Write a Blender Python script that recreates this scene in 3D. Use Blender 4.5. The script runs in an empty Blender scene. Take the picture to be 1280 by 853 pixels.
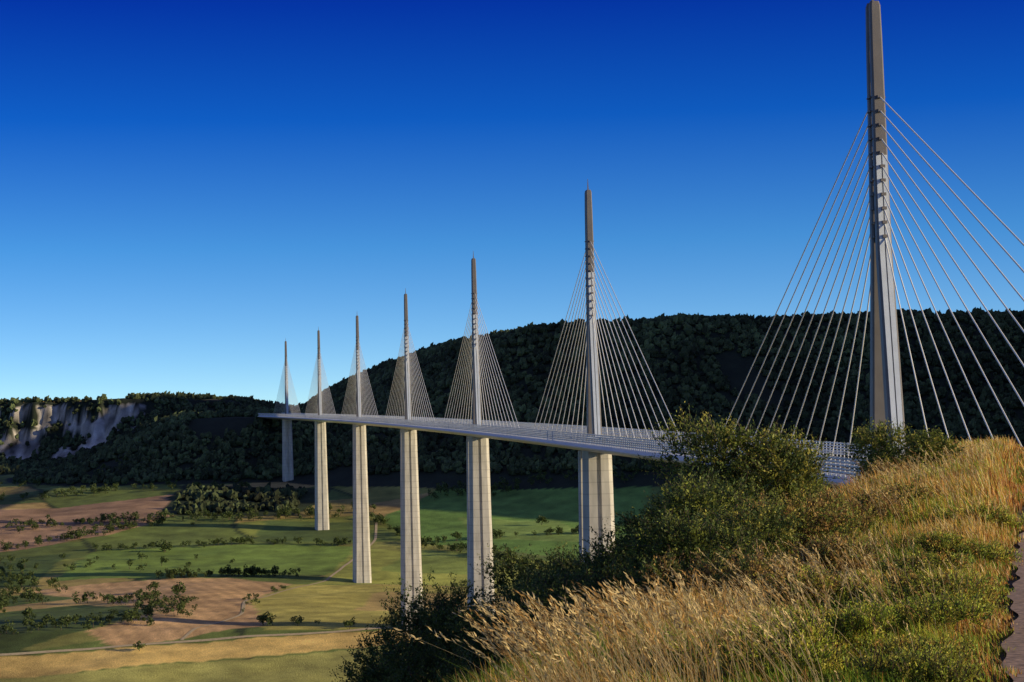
import bpy, numpy as np, math
from mathutils import Matrix, Vector
rng=np.random.default_rng(7)
scene=bpy.context.scene
scene.view_settings.view_transform='Standard'; scene.view_settings.look='None'; scene.view_settings.exposure=0
SUN_AZ,SUN_EL=107.,13.
# ---------------------------------------------------------------- noise / terrain
def vnoise(x,y,seed):
    xi=np.floor(x).astype(np.int64); yi=np.floor(y).astype(np.int64)
    xf=x-xi; yf=y-yi; xf=xf*xf*(3-2*xf); yf=yf*yf*(3-2*yf)
    def h(a,b):
        n=(a*374761393+b*668265263+seed*1274126177)&0x7fffffff
        n=((n^(n>>13))*1103515245)&0x7fffffff
        n=n^(n>>16)
        return (n&0xffffff)/float(0xffffff)
    return (h(xi,yi)*(1-xf)+h(xi+1,yi)*xf)*(1-yf)+(h(xi,yi+1)*(1-xf)+h(xi+1,yi+1)*xf)*yf
def fbm(x,y,seed=1,oct=4):
    s=0;a=1.;t=0
    for o in range(oct):
        s=s+a*(vnoise(x*2**o,y*2**o,seed+o*17)*2-1); t+=a; a*=.5
    return s/t
def sdist(X,Y,poly):
    """signed distance, + outside"""
    P=np.array(poly,float); n=len(P)
    d=np.full(X.shape,1e9); ins=np.zeros(X.shape,bool)
    for i in range(n):
        a=P[i]; b=P[(i+1)%n]; e=b-a
        t=np.clip(((X-a[0])*e[0]+(Y-a[1])*e[1])/(e@e),0,1)
        d=np.minimum(d,np.hypot(X-a[0]-t*e[0],Y-a[1]-t*e[1]))
        c=((a[1]>Y)!=(b[1]>Y))&(X<(b[0]-a[0])*(Y-a[1])/(b[1]-a[1]+1e-12)+a[0])
        ins^=c
    return np.where(ins,-d,d)
def smax(a,b,k):
    h=np.clip(.5+.5*(a-b)/k,0,1)
    return b*(1-h)+a*h+k*h*(1-h)
HILL=[(3400,2900),(1200,2720),(700,2650),(361,2570),(210,2560),(40,2650),(-50,2880),(-165,3330),(-340,4300),(-420,5200),(-420,9500),(3400,9500)]
LEFT=[(-3600,3500),(-1300,3380),(-830,3330),(-600,3300),(-470,3420),(-430,3900),(-400,4600),(-400,9500),(-3600,9500)]
SHOULD=[(-455,2690),(-410,2612),(-365,2596),(-290,2604),(-200,2700),(-150,3000),(-250,3600),(-430,3500)]
SHADE_MOUNT=[(980,2060),(1080,2700),(1420,3700),(3400,3700),(3400,1900)]  # unseen mountain added right of frame to cast shadow on hill and cliffs
def U(X,Y): return X-(.247*Y-.19)
AX,AY,HD,Z0,R,SL=68.75,382.26,.1113,-3.10,20000.,.03025
def axis(s):
    a=HD+s/R/2; c=2*R*math.sin(s/R/2); h=HD+s/R
    return AX-c*math.sin(a),AY+c*math.cos(a),Z0+SL*s,h
def cliffzone(X): return np.clip(1-np.abs(X+725)/150,0,1)**.4
def Z(X,Y):
    X=np.asarray(X,float); Y=np.asarray(Y,float)
    u=U(X,Y)
    near=-1.6+np.interp(Y,[0,25,40,60,80,100,130,200,382,600,900],[0,.1,.5,1.15,1.5,1.4,0,-15,-80,-170,-300])
    near=near-np.interp(-u,[0,2,4,6,9,14,22,40,80,150,400,900],[0,.12,.5,1.3,3.2,7,13,26,50,95,200,330])
    near=near+.09*fbm(X*.8,Y*.8,3,3)*np.clip(-u,0,1)+2.5*fbm(X*.02,Y*.02,5,3)*np.clip((Y-110)/100,0,1)
    val=np.interp(Y,[0,800,860,1061,1250,1399,1736,2071,2406,2700,3050,3300,9000],
                    [-255,-252,-260,-205,-132,-109,-99,-65,-20,-8,0,10,20])
    val=val+7*fbm(X*.004+3,Y*.004,11,3)+1.2*fbm(X*.02,Y*.02,19,2)
    n1=fbm(X*.006,Y*.006,23,4); n2=fbm(X*.02,Y*.02,29,3)
    d=sdist(X,Y,HILL)
    do=np.maximum(d+22*n1,0)
    hill=168+5*n2*(d<60)+np.minimum(np.maximum(-d,0)*.01,8)-np.interp(do,[0,30,100,200,300,450,700,2500],[0,8,50,108,158,215,320,1300])+16*n1*np.clip(do/60,0,1)
    cl=cliffzone(X)
    n3=fbm(X*.045,Y*.012,77,3)
    dl=sdist(X,Y,LEFT)+10*n1+5*n2+26*n3*cl
    lo=np.maximum(dl,0)
    pa=np.interp(lo,[0,12,26,120,250,420,2500],[0,12,20,70,128,215,1200]); pb=np.interp(lo,[0,10,16,32,40,60,100,250,420,2500],[0,10,36,46,68,78,94,134,215,1200])
    left=113+np.minimum(np.maximum(-dl,0)*.04,50)+3*n2-(pa*(1-cl)+pb*cl)
    ds=sdist(X,Y,SHOULD)
    sh=63+np.minimum(np.maximum(-ds,0)*.05,20)-np.interp(ds,[0,190,400,2500],[0,84,200,1500])
    dm=sdist(X,Y,SHADE_MOUNT)
    shade_mt=np.interp(Y,[2400,2800],[420,535])-1.05*np.maximum(dm,0)+20*n1  # added shadow caster, heights shaped by how far its shade reaches
    z=smax(near,val,12)
    for o in (hill,left,sh,shade_mt): z=smax(z,o,14*np.clip((Y-1400)/400,.001,1))
    sx,sy,sz,h=axis(-204)
    l=(X-sx)*-math.sin(h)+(Y-sy)*math.cos(h); t=(X-sx)*math.cos(h)+(Y-sy)*math.sin(h)
    cut=sz-4.6+SL*l+np.maximum(np.abs(t)-20,0)*.7
    z=np.where((l>-2)&(l<260),np.minimum(z,cut),z)
    return z
# ---------------------------------------------------------------- camera
F=2590.; PITCH=.0581; ROLL=.0235
cam=bpy.data.cameras.new('camera'); cam.lens=36*F/1280; cam.sensor_width=36; cam.clip_start=.1; cam.clip_end=40000
co=bpy.data.objects.new('camera',cam); scene.collection.objects.link(co); scene.camera=co
right0=np.array([1,0,0.]); up0=np.array([0,-math.sin(PITCH),math.cos(PITCH)]); fw=np.array([0,math.cos(PITCH),math.sin(PITCH)])
rt=right0*math.cos(ROLL)-up0*math.sin(ROLL); up=right0*math.sin(ROLL)+up0*math.cos(ROLL)
co.matrix_world=Matrix(((rt[0],up[0],-fw[0],0),(rt[1],up[1],-fw[1],0),(rt[2],up[2],-fw[2],0),(0,0,0,1)))
# ---------------------------------------------------------------- materials
def newmat(name):
    m=bpy.data.materials.new(name); m.use_nodes=True; nt=m.node_tree
    return m,nt,nt.nodes['Principled BSDF'],nt.nodes['Material Output']
def simple(name,col,rough=.6,metal=0,scale=1.,amt=.25,joint=0):
    m,nt,b,o=newmat(name); b.inputs['Roughness'].default_value=rough; b.inputs['Metallic'].default_value=metal
    N=nt.nodes; L=nt.links
    tc=N.new('ShaderNodeNewGeometry')
    n=N.new('ShaderNodeTexNoise'); n.inputs['Scale'].default_value=scale; n.inputs['Detail'].default_value=6
    mp=N.new('ShaderNodeMapping'); mp.inputs['Scale'].default_value=(1,1,.25 if joint else 1)
    L.new(tc.outputs['Position'],mp.inputs[0]); L.new(mp.outputs[0],n.inputs['Vector'])
    r=N.new('ShaderNodeMapRange'); r.inputs[1].default_value=.3; r.inputs[2].default_value=.7; r.inputs[3].default_value=1-amt; r.inputs[4].default_value=1+amt
    L.new(n.outputs[0],r.inputs[0])
    val=r.outputs[0]
    if joint:
        s=N.new('ShaderNodeSeparateXYZ'); L.new(tc.outputs['Position'],s.inputs[0])
        a=N.new('ShaderNodeMath'); a.operation='DIVIDE'; a.inputs[1].default_value=joint; L.new(s.outputs[2],a.inputs[0])
        f=N.new('ShaderNodeMath'); f.operation='FRACT'; L.new(a.outputs[0],f.inputs[0])
        g=N.new('ShaderNodeMath'); g.operation='GREATER_THAN'; g.inputs[1].default_value=.09; L.new(f.outputs[0],g.inputs[0])
        mr=N.new('ShaderNodeMapRange'); mr.inputs[3].default_value=.8; mr.inputs[4].default_value=1; L.new(g.outputs[0],mr.inputs[0])
        k=N.new('ShaderNodeMath'); k.operation='MULTIPLY'; L.new(val,k.inputs[0]); L.new(mr.outputs[0],k.inputs[1]); val=k.outputs[0]
    vm=N.new('ShaderNodeVectorMath'); vm.operation='SCALE'; vm.inputs[0].default_value=col[:3]; L.new(val,vm.inputs['Scale'])
    L.new(vm.outputs[0],b.inputs['Base Color'])
    return m
def attrmat(name,rough=.7,transl=0.,nscale=0,namt=.3,bump=0,nscale2=0):
    m,nt,b,o=newmat(name); N=nt.nodes; L=nt.links
    b.inputs['Roughness'].default_value=rough; b.inputs['Specular IOR Level'].default_value=.25
    a=N.new('ShaderNodeAttribute'); a.attribute_name='Col'; c=a.outputs['Color']
    if nscale:
        g=N.new('ShaderNodeNewGeometry')
        for sc in ([nscale] if not nscale2 else [nscale,nscale2]):
            n=N.new('ShaderNodeTexNoise'); n.inputs['Scale'].default_value=sc; n.inputs['Detail'].default_value=8; n.inputs['Roughness'].default_value=.65
            L.new(g.outputs['Position'],n.inputs['Vector'])
            r=N.new('ShaderNodeMapRange'); r.inputs[1].default_value=.3; r.inputs[2].default_value=.7; r.inputs[3].default_value=1-namt; r.inputs[4].default_value=1+namt; L.new(n.outputs[0],r.inputs[0])
            v=N.new('ShaderNodeVectorMath'); v.operation='SCALE'; L.new(c,v.inputs[0]); L.new(r.outputs[0],v.inputs['Scale']); c=v.outputs[0]
        if bump:
            bp=N.new('ShaderNodeBump'); bp.inputs['Strength'].default_value=bump; bp.inputs['Distance'].default_value=1.; L.new(n.outputs[0],bp.inputs['Height']); L.new(bp.outputs[0],b.inputs['Normal'])
    L.new(c,b.inputs['Base Color'])
    if transl:
        t=N.new('ShaderNodeBsdfTranslucent'); L.new(c,t.inputs['Color'])
        mx=N.new('ShaderNodeMixShader'); mx.inputs[0].default_value=transl
        L.new(b.outputs[0],mx.inputs[1]); L.new(t.outputs[0],mx.inputs[2]); L.new(mx.outputs[0],o.inputs['Surface'])
    return m
M_terr=attrmat('terrain_mat',.9,0,.05,.28,.6,nscale2=.9)
M_leaf=attrmat('leaf_mat',.55,.3)
M_forest=attrmat('forest_mat',.8,0,1.2,.4)
M_grass=attrmat('grass_mat',.5,.38)
M_conc=simple('concrete_mat',(.49,.47,.43),.8,scale=.35,amt=.2,joint=4.)
M_steel=simple('white_painted_steel_mat',(.60,.62,.65),.4,scale=.2,amt=.08)
M_mast=simple('mast_paint_mat',(.14,.13,.13),.5,scale=.3,amt=.12)
M_mastl=simple('mast_panel_mat',(.52,.58,.68),.4,scale=.3,amt=.08)
M_cable=simple('cable_sheath_mat',(.75,.75,.73),.4,scale=.2,amt=.03)
M_asph=simple('asphalt_mat',(.05,.05,.052),.9,scale=.5,amt=.2)
M_path=simple('gravel_mat',(.30,.20,.14),.95,scale=14,amt=.6)
M_track=simple('dirt_track_mat',(.50,.40,.24),.95,scale=.5,amt=.2)
M_bark=simple('bark_mat',(.09,.065,.045),.9,scale=5,amt=.3)
# ---------------------------------------------------------------- mesh helpers
def link(ob,parent=None):
    scene.collection.objects.link(ob)
    if parent: ob.parent=parent
    return ob
def mesh_np(name,V,Fq,mats,col=None,matidx=None,parent=None,smooth=False):
    V=np.ascontiguousarray(V,dtype=np.float32); Fq=np.ascontiguousarray(Fq,dtype=np.int32); k=Fq.shape[1]
    me=bpy.data.meshes.new(name); me.vertices.add(len(V)); me.vertices.foreach_set('co',V.ravel())
    me.loops.add(Fq.size); me.loops.foreach_set('vertex_index',Fq.ravel())
    me.polygons.add(len(Fq)); me.polygons.foreach_set('loop_start',np.arange(len(Fq),dtype=np.int32)*k)
    if matidx is not None: me.polygons.foreach_set('material_index',np.asarray(matidx,dtype=np.int32))
    for m in (mats if isinstance(mats,list) else [mats]): me.materials.append(m)
    if col is not None:
        a=me.color_attributes.new('Col','FLOAT_COLOR','POINT'); c=np.ones((len(V),4),np.float32); c[:,:3]=np.clip(col,0,1); a.data.foreach_set('color',c.ravel())
    me.update(calc_edges=True)
    me.polygons.foreach_set('use_smooth',np.full(len(Fq),smooth))
    return link(bpy.data.objects.new(name,me),parent)
class MB:
    def __init__(s): s.v=[];s.f=[];s.m=[]
    def add(s,v,f,m=0):
        o=len(s.v); s.v+= [tuple(map(float,p)) for p in v]; s.f+=[tuple(i+o for i in q) for q in f]; s.m+=[m]*len(f)
    def loft(s,rings,m=0,cap=True):
        n=len(rings[0]); v=[p for r in rings for p in r]; f=[]
        for i in range(len(rings)-1):
            for j in range(n):
                k=(j+1)%n; f.append((i*n+j,i*n+k,(i+1)*n+k,(i+1)*n+j))
        if cap: f.append(tuple(range(n))[::-1]); f.append(tuple((len(rings)-1)*n+j for j in range(n)))
        s.add(v,f,m)
    def build(s,name,mats,parent=None):
        me=bpy.data.meshes.new(name); me.from_pydata(s.v,[],s.f); 
        for m in mats: me.materials.append(m)
        me.polygons.foreach_set('material_index',s.m); me.update()
        return link(bpy.data.objects.new(name,me),parent)
# ---------------------------------------------------------------- viaduct
via=link(bpy.data.objects.new('cable_stayed_viaduct',None))
def loc(s,t,l,dz):
    x,y,z,h=axis(s)
    return (x+t*math.cos(h)-l*math.sin(h), y+t*math.sin(h)+l*math.cos(h), z+dz)
S0,S1=-204,6*342+206
st=list(np.arange(S0,S1+.1,6.))
def sweep(mb,prof,m=0,stations=st):
    mb.loft([[loc(s,t,0,z) for t,z in prof] for s in stations],m)
mb=MB()
sweep(mb,[(-13.6,0),(13.6,0),(14.2,-.25),(16,-1.1),(15.6,-1.6),(3.2,-4.2),(-3.2,-4.2),(-15.6,-1.6),(-16,-1.1),(-14.2,-.25)],0)
mb.build('deck_box',[M_steel],via)
mb=MB()
for a,b in ((-12.9,-1.6),(1.6,12.9)):
    mb.loft([[loc(s,a,0,.004),loc(s,b,0,.004),loc(s,b,0,.06),loc(s,a,0,.06)] for s in st],0)
mb.build('carriageway',[M_asph],via)
mb=MB()
for t in (-12.3,-9.,-5.4,-2.,2.,5.4,9.,12.3):
    if abs(t) in (9.,5.4):
        for s in np.arange(S0,S1-6,13.): mb.add([loc(s,t-.08,0,.066),loc(s,t+.08,0,.066),loc(s+3,t+.08,0,.066),loc(s+3,t-.08,0,.066)],[(0,1,2,3)])
    else:
        for s in st[:-1]: mb.add([loc(s,t-.11,0,.066),loc(s,t+.11,0,.066),loc(s+6,t+.11,0,.066),loc(s+6,t-.11,0,.066)],[(0,1,2,3)])
mb.build('lane_markings',[simple('road_paint_mat',(.8,.8,.78),.6,scale=1,amt=.05)],via)
mb=MB()
for side in (-1,1):
    for z in (.35,.95,1.55,2.15,2.75):
        t=side*(14.3+.04*z)
        sweep(mb,[(t-.03,z),(t+.03,z),(t+.03,z+.34),(t-.03,z+.34)])
    for s in np.arange(S0+1,S1-1,3.):
        v=[];
        for l in (-.09,.09):
            for t in (14.42,14.60):
                v+= [loc(s,side*t,l,-.3),loc(s,side*(t+.1),l,3.15)]
        mb.add(v,[(0,1,3,2),(4,6,7,5),(0,4,5,1),(2,3,7,6),(1,5,7,3)])
    for z in (.5,.85):
        t=side*13.3; sweep(mb,[(t-.05,z),(t+.05,z),(t+.05,z+.12),(t-.05,z+.12)])
        t=side*1.3; sweep(mb,[(t-.05,z),(t+.05,z),(t+.05,z+.12),(t-.05,z+.12)])
mb.build('wind_screen',[M_steel],via)
mp_=MB(); mm=MB(); cabV=[];cabF=[];cabO=0
GH={0:100,1:252,2:228,3:137,4:138.5,5:113.5,6:79}
def cyl(p,q,r,n=6):
    global cabO
    p=np.array(p);q=np.array(q); d=q-p; d/=np.linalg.norm(d); a=np.cross(d,[0,0,1.]); a/=np.linalg.norm(a); b=np.cross(d,a)
    o=cabO; cabO+=2*n
    an=np.arange(n)*2*math.pi/n
    ring=np.cos(an)[:,None]*a+np.sin(an)[:,None]*b
    cabV.append(np.vstack([p+ring*r,q+ring*r]))
    for j in range(n): cabF.append((o+j,o+(j+1)%n,o+n+(j+1)%n,o+n+j))
for i in range(7):
    s=342.*i; H=GH[i]
    split=min(90,H*.8)
    def dims(d):
        return 5.0+.0135*d+3*(d/245)**3, 7.6+.008*d
    def colring(d,sg,z):
        a,b=dims(d); th=4.6+(b-4.6)*(d/split)**1.6
        y0=b; y1=max(b-th,0.02)
        pts=[(-a,y0-2.2),(-a+1.6,y0-.15),(-.75,y0),(-.55,y0-1.0),(.55,y0-1.0),(.75,y0),(a-1.6,y0-.15),(a,y0-2.2),(a,y1+.6),(a-.6,y1),(-a+.6,y1),(-a,y1+.6)]
        return [loc(s,t,sg*l,z) for t,l in (pts if sg<0 else pts[::-1])]
    zs=[-4.0]+[-4.0-split*k/8 for k in range(1,9)]
    for sg in (-1,1): mp_.loft([colring(-(z+4.0),sg,z) for z in zs])
    def solid(d,z):
        a,b=dims(d)
        hf=[(-a,-b+2.4),(-a+1.7,-b+.1),(-.75,-b),(-.55,-b+1.0),(.55,-b+1.0),(.75,-b),(a-1.7,-b+.1),(a,-b+2.4)]
        return [loc(s,t,l,z) for t,l in hf+[(t*-1,-l) for t,l in hf]]
    bot=H+25
    zz=[-4-split+.01-(bot-split)*k/6 for k in range(7)]
    mp_.loft([solid(-(z+4),z) for z in zz])
    for sg in (-1,1): mp_.loft([[loc(s,t,sg*5.4+l,z) for t,l in ((-3,-1.6),(3,-1.6),(3,1.6),(-3,1.6))] for z in (-4.6,-3.6)])
    def leg(sg):
        rings=[];
        for z,l0,w,tk in ((-.3,6.0,1.55,1.3),(20,3.9,1.45,1.15),(40,1.75,1.38,.95),(60,1.35,1.25,.85),(80,1.15,1.1,.75),(86.2,1.05,1.0,.7),(87,1.0,.8,.5)):
            c=.3
            p=[(-w+c,-tk),(w-c,-tk),(w,-tk+c),(w,tk-c),(w-c,tk),(-w+c,tk),(-w,tk-c),(-w,-tk+c)]
            rings.append([loc(s,t,sg*l0+l,z) for t,l in p])
        mm.loft(rings,0)
        for x0,x1 in ((-1.05,-.12),(.12,1.05)):
            rr=[]
            for z,l0,tk in ((.3,6.0,1.3),(20,3.9,1.15),(40,1.75,.95),(58,1.38,.86)):
                y=sg*(l0+tk)
                rr.append([loc(s,x0,y,z),loc(s,x1,y,z),loc(s,x1,y+sg*.12,z),loc(s,x0,y+sg*.12,z)])
            mm.loft(rr,1)
    leg(-1); leg(1)
    for z in (44,50,56,62,68,74,80):
        mm.loft([[loc(s,t,l,zz_) for t,l in ((-.7,-1.2),(.7,-1.2),(.7,1.2),(-.7,1.2))] for zz_ in (z-1.6,z+1.6)])
    mm.loft([[loc(s,t,l,z) for t,l in ((-r,-r),(r,-r),(r,r),(-r,r))] for z,r in ((86.5,.25),(91,.06))])
    mm.loft([[loc(s,t,l,z) for t,l in ((-4,-8.5),(4,-8.5),(4,8.5),(-4,8.5))] for z in (.05,.5)],1)
    for k in range(11):
        dk=28+12.4*k; zm=43+2.6*k
        l0=np.interp(zm,[40,60,80],[1.75,1.35,1.15])+.8
        for sg in (-1,1):
            cyl(loc(s,0,sg*l0,zm),loc(s+sg*dk,0,0,.3),.135)
            mm.loft([[loc(s,t_,sg*l,z) for t_,l in ((-.45,l0-.1),(.45,l0-.1),(.45,l0+.7),(-.45,l0+.7))] for z in (zm-.4,zm+.15)],0)
            mm.loft([[loc(s,t_,sg*l,z) for t_,l in ((-1.55,.3),(1.55,.3),(1.55,1.0),(-1.55,1.0))] for z in (zm-.12,zm+.12)],0)
mp_.build('pier',[M_conc],via); mm.build('mast',[M_mast,M_mastl],via)
mesh_np('stay_cables',np.vstack(cabV),np.array(cabF),M_cable,parent=via,smooth=True)
# ---------------------------------------------------------------- terrain sheet
def lines(*segs):
    o=[]
    for a,b,st_ in segs: o+=list(np.arange(a,b,st_))
    o.append(segs[-1][1]); return np.array(o,float)
xs=lines((-3500,-900,50),(-900,-520,4),(-520,-14,4),(-14,30,.6),(30,120,4),(120,720,8),(720,3400,45))
ys=lines((-200,0,10),(0,70,.7),(70,200,4),(200,900,14),(900,1250,6),(1250,2400,4),(2400,3150,6),(3150,3400,4),(3400,3700,6),(3700,9400,60))
GX,GY=np.meshgrid(xs,ys); GZ=Z(GX,GY)
nx,ny=len(xs),len(ys)
V=np.stack([GX,GY,GZ],-1).reshape(-1,3)
ii=(np.arange(ny-1)[:,None]*nx+np.arange(nx-1)[None]).ravel()
FQ=np.stack([ii,ii+1,ii+nx+1,ii+nx],-1)
C=np.zeros(GX.shape+(3,))
ca,sa=math.cos(.35),math.sin(.35)
fx=(GX*ca+GY*sa)+30*fbm(GX*.006,GY*.006,71,2); fy=(-GX*sa+GY*ca)+30*fbm(GX*.006,GY*.006,72,2)
ci=np.floor(fx/150).astype(int); cj=np.floor(fy/95+.37*ci).astype(int)
pal=np.array([(.16,.21,.05),(.12,.17,.045),(.26,.26,.07),(.36,.28,.09),(.14,.18,.055),(.22,.25,.055),(.44,.31,.12)])
C=pal[np.abs((ci*7+cj*13)*31+ci*cj*5)%7]
eb=np.minimum(np.abs((fx/150)%1-.0),1-(fx/150)%1)*150
C[eb<3]=(.05,.07,.025)
def paint(poly,col,warp=6):
    m=sdist(GX+warp*fbm(GX*.02,GY*.02,81,3),GY+warp*fbm(GX*.02,GY*.02,82,3),poly)<0; C[m]=col; return m
PLOW=[(-410,1740),(-301,1768),(-241,1757),(-187,1705),(-200,1560),(-172,1418),(-223,1374),(-262,1354),(-292,1400),(-262,1500),(-325,1620)]
paint([(-620,2240),(-440,2290),(-355,2330),(-345,2206),(-409,2066),(-494,1985),(-640,1930)],(.40,.25,.15))
paint([(-400,1980),(-250,1990),(-150,1960),(-150,1770),(-300,1775),(-400,1790)],(.19,.28,.055))
paint([(-260,2120),(-160,2110),(-150,1990),(-250,2005)],(.11,.16,.045))
paint([(-185,1700),(-60,1710),(70,1640),(70,1400),(-170,1395),(-200,1560)],(.50,.44,.11))
paint([(-110,1640),(0,1600),(10,1480),(-120,1500)],(.58,.42,.15))
paint([(-145,1950),(80,1800),(70,1650),(-60,1715),(-170,1705)],(.34,.36,.08))
paint([(-90,1930),(-10,1870),(-20,1780),(-120,1800)],(.24,.30,.07))
paint([(-140,2120),(-80,1960),(90,1810),(160,2300),(-60,2330)],(.15,.27,.06))
paint([(-60,2120),(40,2080),(80,1930),(-20,1960)],(.22,.32,.08))
paint([(-520,1345),(-330,1338),(-110,1388),(60,1410),(60,1380),(-110,1345),(-330,1290),(-520,1290)],(.72,.50,.16))
paint([(-330,1290),(-110,1340),(60,1375),(60,1240),(-330,1200)],(.38,.36,.10))
paint([(-520,1560),(-330,1600),(-270,1500),(-295,1400),(-330,1345),(-520,1350)],(.09,.13,.035))
paint([(-420,1960),(-560,1900),(-480,1760),(-410,1770)],(.10,.15,.04))
paint([(-380,2180),(-230,2150),(-200,2330),(-380,2400)],(.03,.045,.02))
m=paint(PLOW,(.60,.38,.18))
fur=.5+.5*np.sin((GX*.9+GY*.35)*.55); C[m]*= (.8+.35*fur[m])[:,None]
C=C*(1+.5*fbm(GX*.012,GY*.012,41,4)[...,None]+.3*fbm(GX*.08,GY*.08,43,2)[...,None])
dh=sdist(GX,GY,HILL); dl=sdist(GX,GY,LEFT); ds=sdist(GX,GY,SHOULD); dm=sdist(GX,GY,SHADE_MOUNT)
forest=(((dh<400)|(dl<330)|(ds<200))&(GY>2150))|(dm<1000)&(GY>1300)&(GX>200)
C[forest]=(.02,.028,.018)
top=(dl<-15)&(fbm(GX*.008,GY*.003,51,3)>-.2); C[top]=(.60,.40,.12)
rockn=fbm(GX*.026,GZ*.04,57,3)
rock=(cliffzone(GX)>0)&(dl<105)&(dl>-12)&(GZ<106)&(GY>3000)&(rockn>.02)
C[rock]=(np.array([.34,.32,.30])[None]*(1+1.6*fbm(GX*.12,GZ*.06,58,3)[rock][:,None]))
nearm=GY<200; C[nearm]=(.10,.075,.035)
mid=(GY>=200)&(GY<1000); C[mid]=(.04,.055,.025)
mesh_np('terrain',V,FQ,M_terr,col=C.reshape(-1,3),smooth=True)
def strip(name,pts,width,mat,dz=.25,step=5.):
    P=np.array(pts,float); seg=np.hypot(*np.diff(P,axis=0).T); cu=np.concatenate([[0],np.cumsum(seg)])
    tt=np.arange(0,cu[-1],step); x=np.interp(tt,cu,P[:,0]); y=np.interp(tt,cu,P[:,1])
    for _ in range(6):
        x[1:-1]=(x[:-2]+x[1:-1]*2+x[2:])/4; y[1:-1]=(y[:-2]+y[1:-1]*2+y[2:])/4
    dx=np.gradient(x);dy=np.gradient(y); l=np.hypot(dx,dy); nx_,ny_=-dy/l,dx/l
    W=np.linspace(-.5,.5,4)*width
    XX=x[:,None]+nx_[:,None]*W; YY=y[:,None]+ny_[:,None]*W; ZZ=Z(XX,YY)+dz
    ii=(np.arange(len(tt)-1)[:,None]*4+np.arange(3)[None]).ravel()
    mesh_np(name,np.stack([XX,YY,ZZ],-1).reshape(-1,3),np.stack([ii,ii+1,ii+5,ii+4],-1),mat,smooth=True)
strip('dirt_track',[(-600,1350),(-330,1342),(-230,1366),(-110,1392),(0,1418),(120,1430)],5,M_track)
strip('dirt_track',[(-222,1372),(-214,1420),(-196,1480),(-205,1560),(-190,1640),(-160,1730),(-150,1850),(-135,1990),(-142,2110)],2.5,M_track)
py_=np.arange(-30,40,.25); pw=np.linspace(0,1,9)
PX=np.array([[(.247*y-.20+max(0,y-30)**2*.02+.04*math.sin(y*1.1)+.03*math.sin(y*3.7+1)+w*3.0,y) for w in pw] for y in py_])
pz=Z(PX[...,0],PX[...,1])+.03
V=np.concatenate([PX,pz[...,None]],-1).reshape(-1,3)
n=9; ii=(np.arange(len(py_)-1)[:,None]*n+np.arange(n-1)[None]).ravel()
mesh_np('gravel_path',V,np.stack([ii,ii+1,ii+n+1,ii+n],-1),M_path,smooth=True)
# ---------------------------------------------------------------- forests
def ico():
    import bmesh
    bm=bmesh.new(); bmesh.ops.create_icosphere(bm,subdivisions=2,radius=1); v=np.array([p.co[:] for p in bm.verts]); f=np.array([[q.index for q in a.verts] for a in bm.faces]); bm.free(); return v,f
IV,IF=ico()
def blobs(name,P,rad,hgt,cols):
    nT=len(P); var=[IV*(1+.30*rng.normal(size=(len(IV),1))) for _ in range(12)]
    k=rng.integers(0,12,nT); VV=np.array(var)[k]
    VV=VV*np.stack([rad,rad,hgt],-1)[:,None,:]
    VV[...,2]=np.maximum(VV[...,2],-.6*hgt[:,None])
    VV=VV+P[:,None,:]+np.array([0,0,1.])*(hgt*.6)[:,None,None]
    FF=IF[None]+(np.arange(nT)*len(IV))[:,None,None]
    cc=np.repeat(cols[:,None,:],len(IV),1)*(.7+.6*rng.random((nT,len(IV),1)))
    return mesh_np(name,VV.reshape(-1,3),FF.reshape(-1,3),M_forest,col=cc.reshape(-1,3))
def scatter(x0,x1,y0,y1,n):
    return rng.uniform(x0,x1,n),rng.uniform(y0,y1,n)
x,y=scatter(-1000,900,1700,4700,125000)
dh=sdist(x,y,HILL);dl=sdist(x,y,LEFT);ds=sdist(x,y,SHOULD);dm=sdist(x,y,SHADE_MOUNT)
keep=(((dh<360)&(dh>-60))|((dl<300)&(dl>-25))|((ds<190)&(ds>-150)))&(y>2100)|(dm<650)
keep&=(np.abs(x/y)<.30)
keep&=~((np.hypot(x+365,y-2590)<45))
keep|=(x>-370)&(x<-235)&(y>2180)&(y<2330)&(fbm(x*.02,y*.02,62,2)>-.2)
zt=Z(x,y)
rk=fbm(x*.026,zt*.04,57,3)
keep&=~((cliffzone(x)>0)&(dl<105)&(dl>-8)&(rk>.04)&(rng.random(len(x))<.92))
keep&=(fbm(x*.01,y*.01,61,3)>-.45)|(dh<100)
keep&=~((dl<5)&(dl>-40)&(fbm(x*.012,y*.005,63,2)>-.1))
x,y,zt=x[keep],y[keep],zt[keep]
P=np.stack([x,y,zt],-1); r=rng.uniform(2.0,4.6,len(x)); h=r*rng.uniform(.9,1.5,len(x))
patch=fbm(x*.012,y*.012,64,3)
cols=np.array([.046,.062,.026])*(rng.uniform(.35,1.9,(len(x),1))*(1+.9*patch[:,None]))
blobs('hillside_forest',P,r,h,cols)
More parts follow.
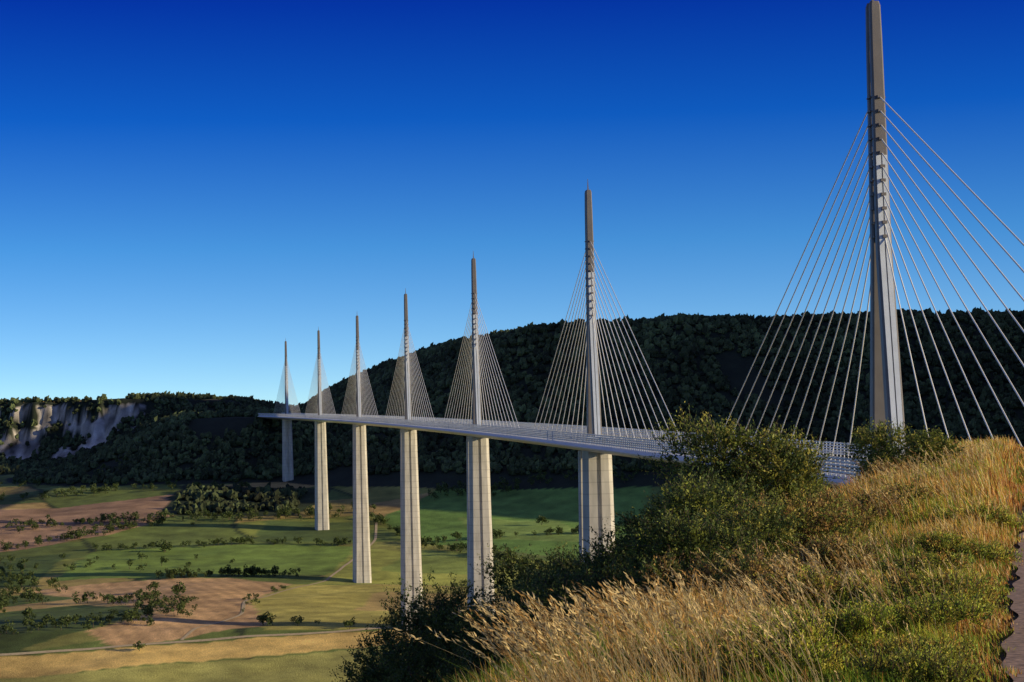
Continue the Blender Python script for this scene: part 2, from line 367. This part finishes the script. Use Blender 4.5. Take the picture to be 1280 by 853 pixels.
# ---------------------------------------------------------------- foliage cards
def quads_from(c,a,b,l,wd):
    v=np.stack([c-a*l,c+b*wd,c+a*l,c-b*wd],1)
    return v.reshape(-1,3)
def unit(v): return v/np.maximum(np.linalg.norm(v,axis=-1,keepdims=True),1e-9)
def valley_tree_arrays(px,py_,h):
    nl=160; z0=float(Z(px,py_))
    nlobe=6; lc=rng.normal(size=(nlobe,3))*np.array([.24,.24,.16])*h; lc[:,2]+=h*.58
    k=rng.integers(0,nlobe,nl); d=unit(rng.normal(size=(nl,3))); c=lc[k]+d*h*.22*rng.uniform(.6,1.1,(nl,1))
    a=unit(rng.normal(size=(nl,3))); b=unit(np.cross(a,rng.normal(size=(nl,3))))
    s=h*.075*rng.uniform(.6,1.4,(nl,1))
    v=quads_from(c+np.array([px,py_,z0]),a,b,s,s*.8)
    col=np.array([.075,.105,.03])*rng.uniform(.5,1.6,(nl,1)); return v,np.repeat(col,4,0)
def trunk(px,py_,z0,h,r,mb):
    rings=[]
    for f in (0,.3,.6,.85):
        rr=r*(1-f*.85); ox=math.sin(f*3+px)*r*.8; 
        rings.append([(px+ox+rr*math.cos(q),py_+rr*math.sin(q),z0-.3+f*h) for q in np.arange(6)*math.pi/3])
    mb.loft(rings)
def hedge(pts,n,spread,h0,h1):
    P=np.array(pts,float); seg=np.hypot(*np.diff(P,axis=0).T); cu=np.concatenate([[0],np.cumsum(seg)])
    t=rng.uniform(0,cu[-1],n); return [(np.interp(q,cu,P[:,0])+rng.normal()*spread,np.interp(q,cu,P[:,1])+rng.normal()*spread,rng.uniform(h0,h1)) for q in t]
T=[]
T+=hedge([(-600,1900),(-494,1991),(-365,2131)],80,4,4,10)
T+=hedge([(-305,1762),(-240,1772),(-185,1752)],60,3,4,9)
T+=hedge([(-142,2120),(-87,1945),(49,1765),(120,1700)],130,3,4,10)
T+=hedge([(-470,1850),(-405,1740),(-395,1560)],70,14,4,10)
T+=hedge([(-400,1380),(-350,1400),(-252,1460),(-262,1560),(-330,1620)],90,14,4,10)
T+=hedge([(-190,1700),(-200,1560),(-178,1420)],14,5,3,6)
T+=hedge([(-80,1960),(90,1990),(200,1960)],65,3,4,9)
T+=hedge([(-60,1715),(70,1650),(150,1600)],40,4,3,7)
T+=hedge([(-560,2100),(-380,2160),(-240,2140),(-150,2170)],120,14,4,10)
T+=hedge([(-500,1680),(-400,1640)],30,20,4,8)
T+=hedge([(-100,2240),(200,2200)],80,14,4,10)
T+=hedge([(-600,2330),(-420,2380),(-300,2350)],60,14,5,9)
T+=hedge([(-560,1900),(-300,1850)],26,30,4,9)
T+=hedge([(-400,1975),(-250,1992),(-145,1965)],60,3,3,8)
T+=hedge([(-175,1425),(-110,1400),(-40,1430)],22,5,3,7)
T+=hedge([(-700,2420),(-560,2520),(-430,2480)],60,25,5,9)
vv=[];cc=[];tm=MB()
for (a,b,h) in T:
    v,c=valley_tree_arrays(a,b,h); vv.append(v);cc.append(c); trunk(a,b,float(Z(a,b)),h*.55,h*.035,tm)
vv=np.vstack(vv);cc=np.vstack(cc)
hd_=mesh_np('hedgerow_trees',vv,np.arange(len(vv)).reshape(-1,4),M_leaf,col=cc); tm.build('trunks',[M_bark],hd_)
for (a,b,h) in [(-331,1955,12),(-261,1600,11),(-266,1440,10),(-175,1425,8),(-290,1660,9),(-20,1880,9),(25,2050,10),(-352,1500,9),(-245,1345,6)]:
    v,c=valley_tree_arrays(a,b,h); v2,c2=valley_tree_arrays(a,b,h*.97); v=np.vstack([v,v2]);c=np.vstack([c,c2])
    o=mesh_np('deciduous_tree',v,np.arange(len(v)).reshape(-1,4),M_leaf,col=c); tm=MB(); trunk(a,b,float(Z(a,b)),h*.6,h*.035,tm); tm.build('trunk',[M_bark],o)
# ---------------------------------------------------------------- foreground shrubs
G1=[(.075,.115,.028),(.05,.08,.02),(.12,.15,.032)]
G2=[(.22,.25,.04),(.13,.17,.03),(.33,.30,.055)]
DRY=[(.34,.20,.06),(.21,.13,.045),(.22,.21,.045),(.42,.28,.08)]
YEL=[(.34,.40,.04),(.46,.42,.06),(.20,.28,.035)]
OR=[(.48,.27,.06),(.38,.34,.06),(.22,.27,.04)]
def bush(name,X,Y,w,h,ns,leaf,pal,upb=.6,sl=.5,seed=0):
    r_=np.random.default_rng(seed+100); z0=float(Z(X,Y))
    nlobe=9
    lc=np.stack([r_.uniform(-.32,.32,nlobe)*w,r_.uniform(-.32,.32,nlobe)*w,r_.uniform(.15,.72,nlobe)*h],-1)
    lr=r_.uniform(.18,.30,nlobe)[:,None]*np.array([w,w,h*.8])
    k=r_.integers(0,nlobe,ns); d=unit(r_.normal(size=(ns,3)));
    st_=lc[k]+d*lr[k]*r_.uniform(.35,1.,(ns,1))
    st_[:,2]=np.maximum(st_[:,2],.02*h)
    dirn=unit(d*.8+np.array([0,0,upb])+r_.normal(size=(ns,3))*.35)
    ln=sl*r_.uniform(.5,1.3,(ns,1))*(.5+.25*min(h,3)/2)
    nl=15; t=np.linspace(.05,1,nl)[None,:,None]
    droop=np.array([0,0,-.15])
    c=st_[:,None,:]+dirn[:,None,:]*ln[:,None,:]*t+droop*ln[:,None,:]*t**2
    c=c+r_.normal(size=c.shape)*leaf*.7
    a=unit(dirn[:,None,:]*.7+r_.normal(size=c.shape)*.6); b=unit(np.cross(a,r_.normal(size=c.shape)))
    s=leaf*r_.uniform(.6,1.3,(ns,nl,1))*(1.1-.5*t)
    v=quads_from((c+np.array([X,Y,z0])).reshape(-1,3),a.reshape(-1,3),b.reshape(-1,3),s.reshape(-1,1),s.reshape(-1,1)*.42)
    P_=np.array(pal); kc=r_.integers(0,len(P_),ns)
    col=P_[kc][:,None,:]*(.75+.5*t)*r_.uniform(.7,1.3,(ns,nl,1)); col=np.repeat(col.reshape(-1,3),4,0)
    sd_=unit(np.cross(dirn,r_.normal(size=dirn.shape)))*.006
    e=st_+dirn*ln+droop*ln; base=np.array([X,Y,z0])
    tw=np.stack([st_-sd_,st_+sd_,e+sd_*.4,e-sd_*.4],1).reshape(-1,3)+base
    v=np.vstack([v,tw]); col=np.vstack([col,np.tile([.09,.065,.045],(len(tw),1))])
    o=mesh_np(name,v,np.arange(len(v)).reshape(-1,4),M_leaf,col=col)
    sm=MB()
    for q in range(nlobe):
        p0=np.array([X+r_.normal()*.08*w,Y+r_.normal()*.08*w,z0-.1]); p1=lc[q]+base; mid_=(p0+p1)/2+np.array([r_.normal()*.06*w,r_.normal()*.06*w,.05*h]); rr=.014*h
        sm.loft([[tuple(p+np.array([math.cos(g)*f,math.sin(g)*f,0])) for g in np.arange(5)*2*math.pi/5] for p,f in ((p0,rr),(mid_,rr*.7),(p1,rr*.3))])
    sm.build('stems',[M_bark],o)
B=[('shrub',4.15,38,3.0,2.95,1700,.045,G2+G1,.7,.55),('shrub',5.0,41,1.9,2.15,800,.045,G2,.8,.55),
('shrub',2.75,36.5,2.1,2.6,1100,.045,G1,.6,.5),('shrub',3.2,34,2.2,2.1,1000,.042,G1+G2[:1],.6,.5),('shrub',2.0,36,2.0,2.2,1000,.042,G1,.6,.5),
('shrub',1.5,41,2.2,2.6,1000,.045,G1,.6,.5),('shrub',10.2,55,2.4,2.1,1100,.05,G2+G1[:1],.7,.5),('shrub',9.4,52,1.2,.8,400,.05,DRY,.8,.5),
('small_tree',.7,48,3.0,4.0,1700,.05,G1,.5,.55),('small_tree',-.9,50,2.8,4.9,1700,.05,G1,.5,.55),('small_tree',-2.9,55,3.3,7.4,2300,.055,G1,.5,.6),
('small_tree',-4.4,57,2.8,6.6,1600,.055,G1,.5,.6),('small_tree',-2.0,48,2.4,4.3,1300,.05,G1,.5,.55),
('shrub',2.35,28,1.6,1.35,900,.032,G1+G2[:1],.6,.4),('shrub',1.7,28.5,1.5,1.3,800,.032,G1,.6,.4),('shrub',1.1,29,1.6,1.3,700,.034,G1,.6,.4),
('shrub',3.1,29.5,1.6,1.4,800,.033,G2+G1,.6,.4),('shrub',.55,32,1.9,1.8,900,.036,G1,.6,.4),('shrub',-.3,34,1.9,2.0,800,.038,G1,.6,.4),('shrub',.1,40,2.0,2.6,800,.045,G1,.6,.5),
('shrub',4.2,31.5,1.6,1.2,800,.034,G2+DRY,.8,.4),('shrub',3.9,25.5,1.3,.8,500,.028,DRY+G2[:1],.9,.35),('shrub',5.0,33,1.5,1.1,600,.035,DRY+G2,.9,.4),
('shrub',5.9,35,1.4,.9,500,.035,DRY+G2[:1],.9,.45),('shrub',6.7,38,1.5,.8,500,.035,DRY+G2,.9,.4),('shrub',2.8,24,1.2,.8,500,.026,DRY+G1[:1],.9,.35),
('shrub',2.0,24.5,1.2,.9,500,.028,G1+DRY,.8,.35),('shrub',8.2,44,1.6,.7,500,.04,G2+OR,.9,.4),('shrub',9.9,46,1.5,.6,400,.04,OR+G2,.9,.4),
('broom_plant',1.75,14.6,1.0,.5,600,.018,YEL,1.2,.25),('broom_plant',1.2,15.6,.9,.5,400,.018,YEL,1.2,.25),('broom_plant',3.3,17.5,1.3,.42,700,.018,YEL,1.2,.25),
('broom_plant',2.5,13.6,.9,.30,500,.015,YEL+G2,1.2,.22),('broom_plant',4.1,20.5,1.3,.38,600,.02,OR+YEL,1.2,.28),('broom_plant',5.7,27,1.4,.42,600,.025,YEL+OR,1.1,.3),('broom_plant',7.2,33,1.4,.45,500,.028,YEL+OR,1.1,.3),
('broom_plant',3.0,21,1.2,.5,600,.02,YEL+DRY,1.2,.3),('broom_plant',4.6,23.5,1.2,.36,500,.022,YEL+OR,1.2,.28),('broom_plant',2.4,16.5,1.1,.42,600,.018,YEL,1.2,.25),('broom_plant',2.9,14.8,.8,.25,400,.016,YEL+OR,1.2,.2)]
for q,bb in enumerate(B): bush(*bb,seed=q)
# ---------------------------------------------------------------- grass
def grass(X,Y,h,wd,pal,lean,seg_droop=.35,tipw=.12):
    n=len(X); z=Z(X,Y)-.03
    ang=rng.uniform(0,math.pi,n); s=np.stack([np.cos(ang),np.sin(ang),0*ang],-1)*wd[:,None]
    ld=np.stack([-.55+rng.normal(size=n)*.6,rng.normal(size=n)*.6,0*ang],-1)*lean[:,None]
    p0=np.stack([X,Y,z],-1); p1=p0+np.stack([ld[:,0]*.35*h,ld[:,1]*.35*h,h*.55],-1); p2=p0+np.stack([ld[:,0]*h,ld[:,1]*h,h*(1-seg_droop*np.abs(lean)*.5)],-1)
    v=np.stack([p0-s,p0+s,p1-s*.8,p1+s*.8,p2-s*tipw,p2+s*tipw],1).reshape(-1,3)
    o=np.arange(n)[:,None]*6
    f=np.stack([o+np.array([0,1,3,2]),o+np.array([2,3,5,4])],1).reshape(-1,4)
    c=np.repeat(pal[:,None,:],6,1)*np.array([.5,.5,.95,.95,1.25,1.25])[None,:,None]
    return v,f,c.reshape(-1,3)
VV=[];FF=[];CC=[];off=0
def addg(r):
    global off
    VV.append(r[0]);FF.append(r[1]+off);CC.append(r[2]);off+=len(r[0])
GREEN=np.array((.20,.31,.03));YG=np.array((.40,.43,.045));GOLD=np.array((.64,.38,.08));STRAW=np.array((.76,.58,.27));RED=np.array((.46,.19,.05))
for (y0,y1,dens,wd) in ((5,12,500,.0045),(12,20,900,.005),(20,32,500,.008),(32,50,190,.014),(50,80,80,.024),(80,125,24,.04)):
    A=.5*.5*(y1**2-y0**2); n=int(A*dens)
    Y=np.sqrt(rng.uniform(y0*y0,y1*y1,n)); X=Y*rng.uniform(-.18,.32,n)
    u=U(X,Y); 
    onp=(u>-.02+.28*fbm(X*2.5,Y*2.5,91,3))&(u<2.9)&(Y<40)
    k=(~onp)&(u>-16); X,Y,u=X[k],Y[k],u[k]; n=len(X)
    pn=fbm(X*.5,Y*.5,93,3); pn2=fbm(X*.15,Y*.15,95,3); far=np.clip((Y-26)/14,0,1)*np.clip((u+6)/3,0,1)
    tall=np.clip((-u-1.6)/2,0,1)*np.clip((u+6.5)/2,0,1)*np.clip((30-Y)/8,.25,1)
    fine=fbm(X*3,Y*3,94,2)
    h=(.13+.12*rng.random(n))*(1+.6*fine)+(tall*.26+far*.50)*rng.uniform(.3,1.2,n)*(1+.6*pn)
    h*=np.where(u<0,np.clip((-u+.3)/.8,.35,1),.35)
    gold=np.clip(.30+pn*1.4+.45*far+.12*tall-.25*(Y<22)*(u>-2.5)*(u<-.8),0.05,.9)
    r=rng.random(n)
    col=np.where((r<gold)[:,None],np.where((rng.random(n)<.35)[:,None],STRAW,GOLD),np.where((rng.random(n)<.5+.5*pn2)[:,None],YG,GREEN))
    red=(rng.random(n)<.06+.25*(pn2>.2)*(Y>20)+.25*(u>-.5)); col=np.where(red[:,None],RED,col)
    col=col*rng.uniform(.5,1.3,(n,1))
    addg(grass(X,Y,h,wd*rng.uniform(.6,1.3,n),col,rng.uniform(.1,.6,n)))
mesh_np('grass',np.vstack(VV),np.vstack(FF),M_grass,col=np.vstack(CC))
VV=[];FF=[];CC=[];off=0
def stalks(n,y0,y1,b0,b1,h0,h1,wd,hd):
    Y=rng.uniform(y0,y1,n); X=Y*rng.uniform(b0,b1,n); u=U(X,Y); k=(u<-.5)&(u>-6); X,Y=X[k],Y[k]; n=len(X)
    k=fbm(X*.9,Y*.9,97,2)>-.05; X,Y=X[k],Y[k]; n=len(X)
    h=rng.uniform(h0,h1,n); z=Z(X,Y)
    ld=np.stack([-.32+.22*rng.normal(size=n),.2*rng.normal(size=n),0*X],-1)
    base=np.where((rng.random(n)<.35)[:,None],np.array((.52,.31,.10)),STRAW)
    col=base*rng.uniform(.7,1.2,(n,1))
    ts=[0,.4,.75,1.]
    pts=[np.stack([X,Y,z],-1)+np.stack([ld[:,0]*h*t*t,ld[:,1]*h*t*t,h*(t-.12*t*t)],-1) for t in ts]
    s=np.array([wd,0,0])
    v=np.stack(sum([[p-s*(1-.5*t),p+s*(1-.5*t)] for p,t in zip(pts,ts)],[]),1).reshape(-1,3)
    o=np.arange(n)[:,None]*8
    f=np.stack([o+np.array([0,1,3,2])+2*j for j in range(3)],1).reshape(-1,4)
    addg((v,f,np.repeat(col,8,0)))
    nh=9; dirn=unit(pts[3]-pts[2]); t=np.linspace(-1,.35,nh)[None,:,None]
    c=pts[3][:,None,:]+dirn[:,None,:]*hd*t+rng.normal(size=(n,nh,3))*hd*.06
    a=unit(dirn[:,None,:]+rng.normal(size=c.shape)*.3); b=unit(np.cross(a,rng.normal(size=c.shape))); 
    v=quads_from(c.reshape(-1,3),a.reshape(-1,3),b.reshape(-1,3),hd*.2,hd*.045)
    addg((v,np.arange(len(v)).reshape(-1,4),np.repeat(np.repeat(col,nh,0),4,0)))
stalks(600,12,17,.01,.15,.5,.85,.0022,.10)
stalks(500,17,28,.06,.19,.45,.8,.003,.11)
stalks(1000,34,60,.17,.28,.6,1.1,.006,.15)
stalks(450,12,15,.01,.10,.7,1.0,.0028,.13)
stalks(160,12,22,.12,.235,.35,.6,.0025,.09)
mesh_np('tall_dry_grass',np.vstack(VV),np.vstack(FF),M_grass,col=np.vstack(CC))
# ---------------------------------------------------------------- world & sun
w=bpy.data.worlds.new('World'); scene.world=w; w.use_nodes=True; nt=w.node_tree; N=nt.nodes; L=nt.links
bg=N['Background']; bg.inputs[1].default_value=.13
sky=N.new('ShaderNodeTexSky'); sky.sky_type='NISHITA'; sky.sun_disc=False; sky.sun_elevation=math.radians(SUN_EL); sky.sun_rotation=math.radians(SUN_AZ)
sky.air_density=1.; sky.dust_density=.2; sky.ozone_density=3.
tc=N.new('ShaderNodeTexCoord'); mpg=N.new('ShaderNodeMapping'); mpg.inputs['Scale'].default_value=(1,1,3.2)
L.new(tc.outputs['Generated'],mpg.inputs[0]); 
nv=N.new('ShaderNodeVectorMath'); nv.operation='NORMALIZE'; L.new(mpg.outputs[0],nv.inputs[0]); L.new(nv.outputs[0],sky.inputs[0])
sp=N.new('ShaderNodeSeparateXYZ'); L.new(tc.outputs['Generated'],sp.inputs[0])
mr=N.new('ShaderNodeMapRange'); mr.inputs[1].default_value=0; mr.inputs[2].default_value=.5; L.new(sp.outputs[2],mr.inputs[0])
cr=N.new('ShaderNodeValToRGB'); L.new(mr.outputs[0],cr.inputs[0])
e=cr.color_ramp.elements; e[0].position=0.04; e[0].color=(.80,.86,.84,1); e[1].position=1; e[1].color=(.90,.58,.62,1)
for p,c in ((.21,(.26,.62,.88)),(.33,(.03,.32,.86)),(.44,(.01,.125,.70))):
    k=e.new(p); k.color=c+(1,)
mu=N.new('ShaderNodeVectorMath'); mu.operation='MULTIPLY'; L.new(sky.outputs[0],mu.inputs[0]); L.new(cr.outputs[0],mu.inputs[1])
m2=N.new('ShaderNodeVectorMath'); m2.operation='SCALE'; m2.inputs['Scale'].default_value=2.0; L.new(mu.outputs[0],m2.inputs[0]); L.new(m2.outputs[0],bg.inputs[0])
az,el=math.radians(SUN_AZ),math.radians(SUN_EL)
sd=bpy.data.lights.new('sun','SUN'); sd.energy=5; sd.angle=math.radians(.5); sd.color=(1,.81,.49)
so=link(bpy.data.objects.new('sun',sd))
so.rotation_euler=Vector((math.sin(az)*math.cos(el),math.cos(az)*math.cos(el),math.sin(el))).to_track_quat('Z','Y').to_euler()
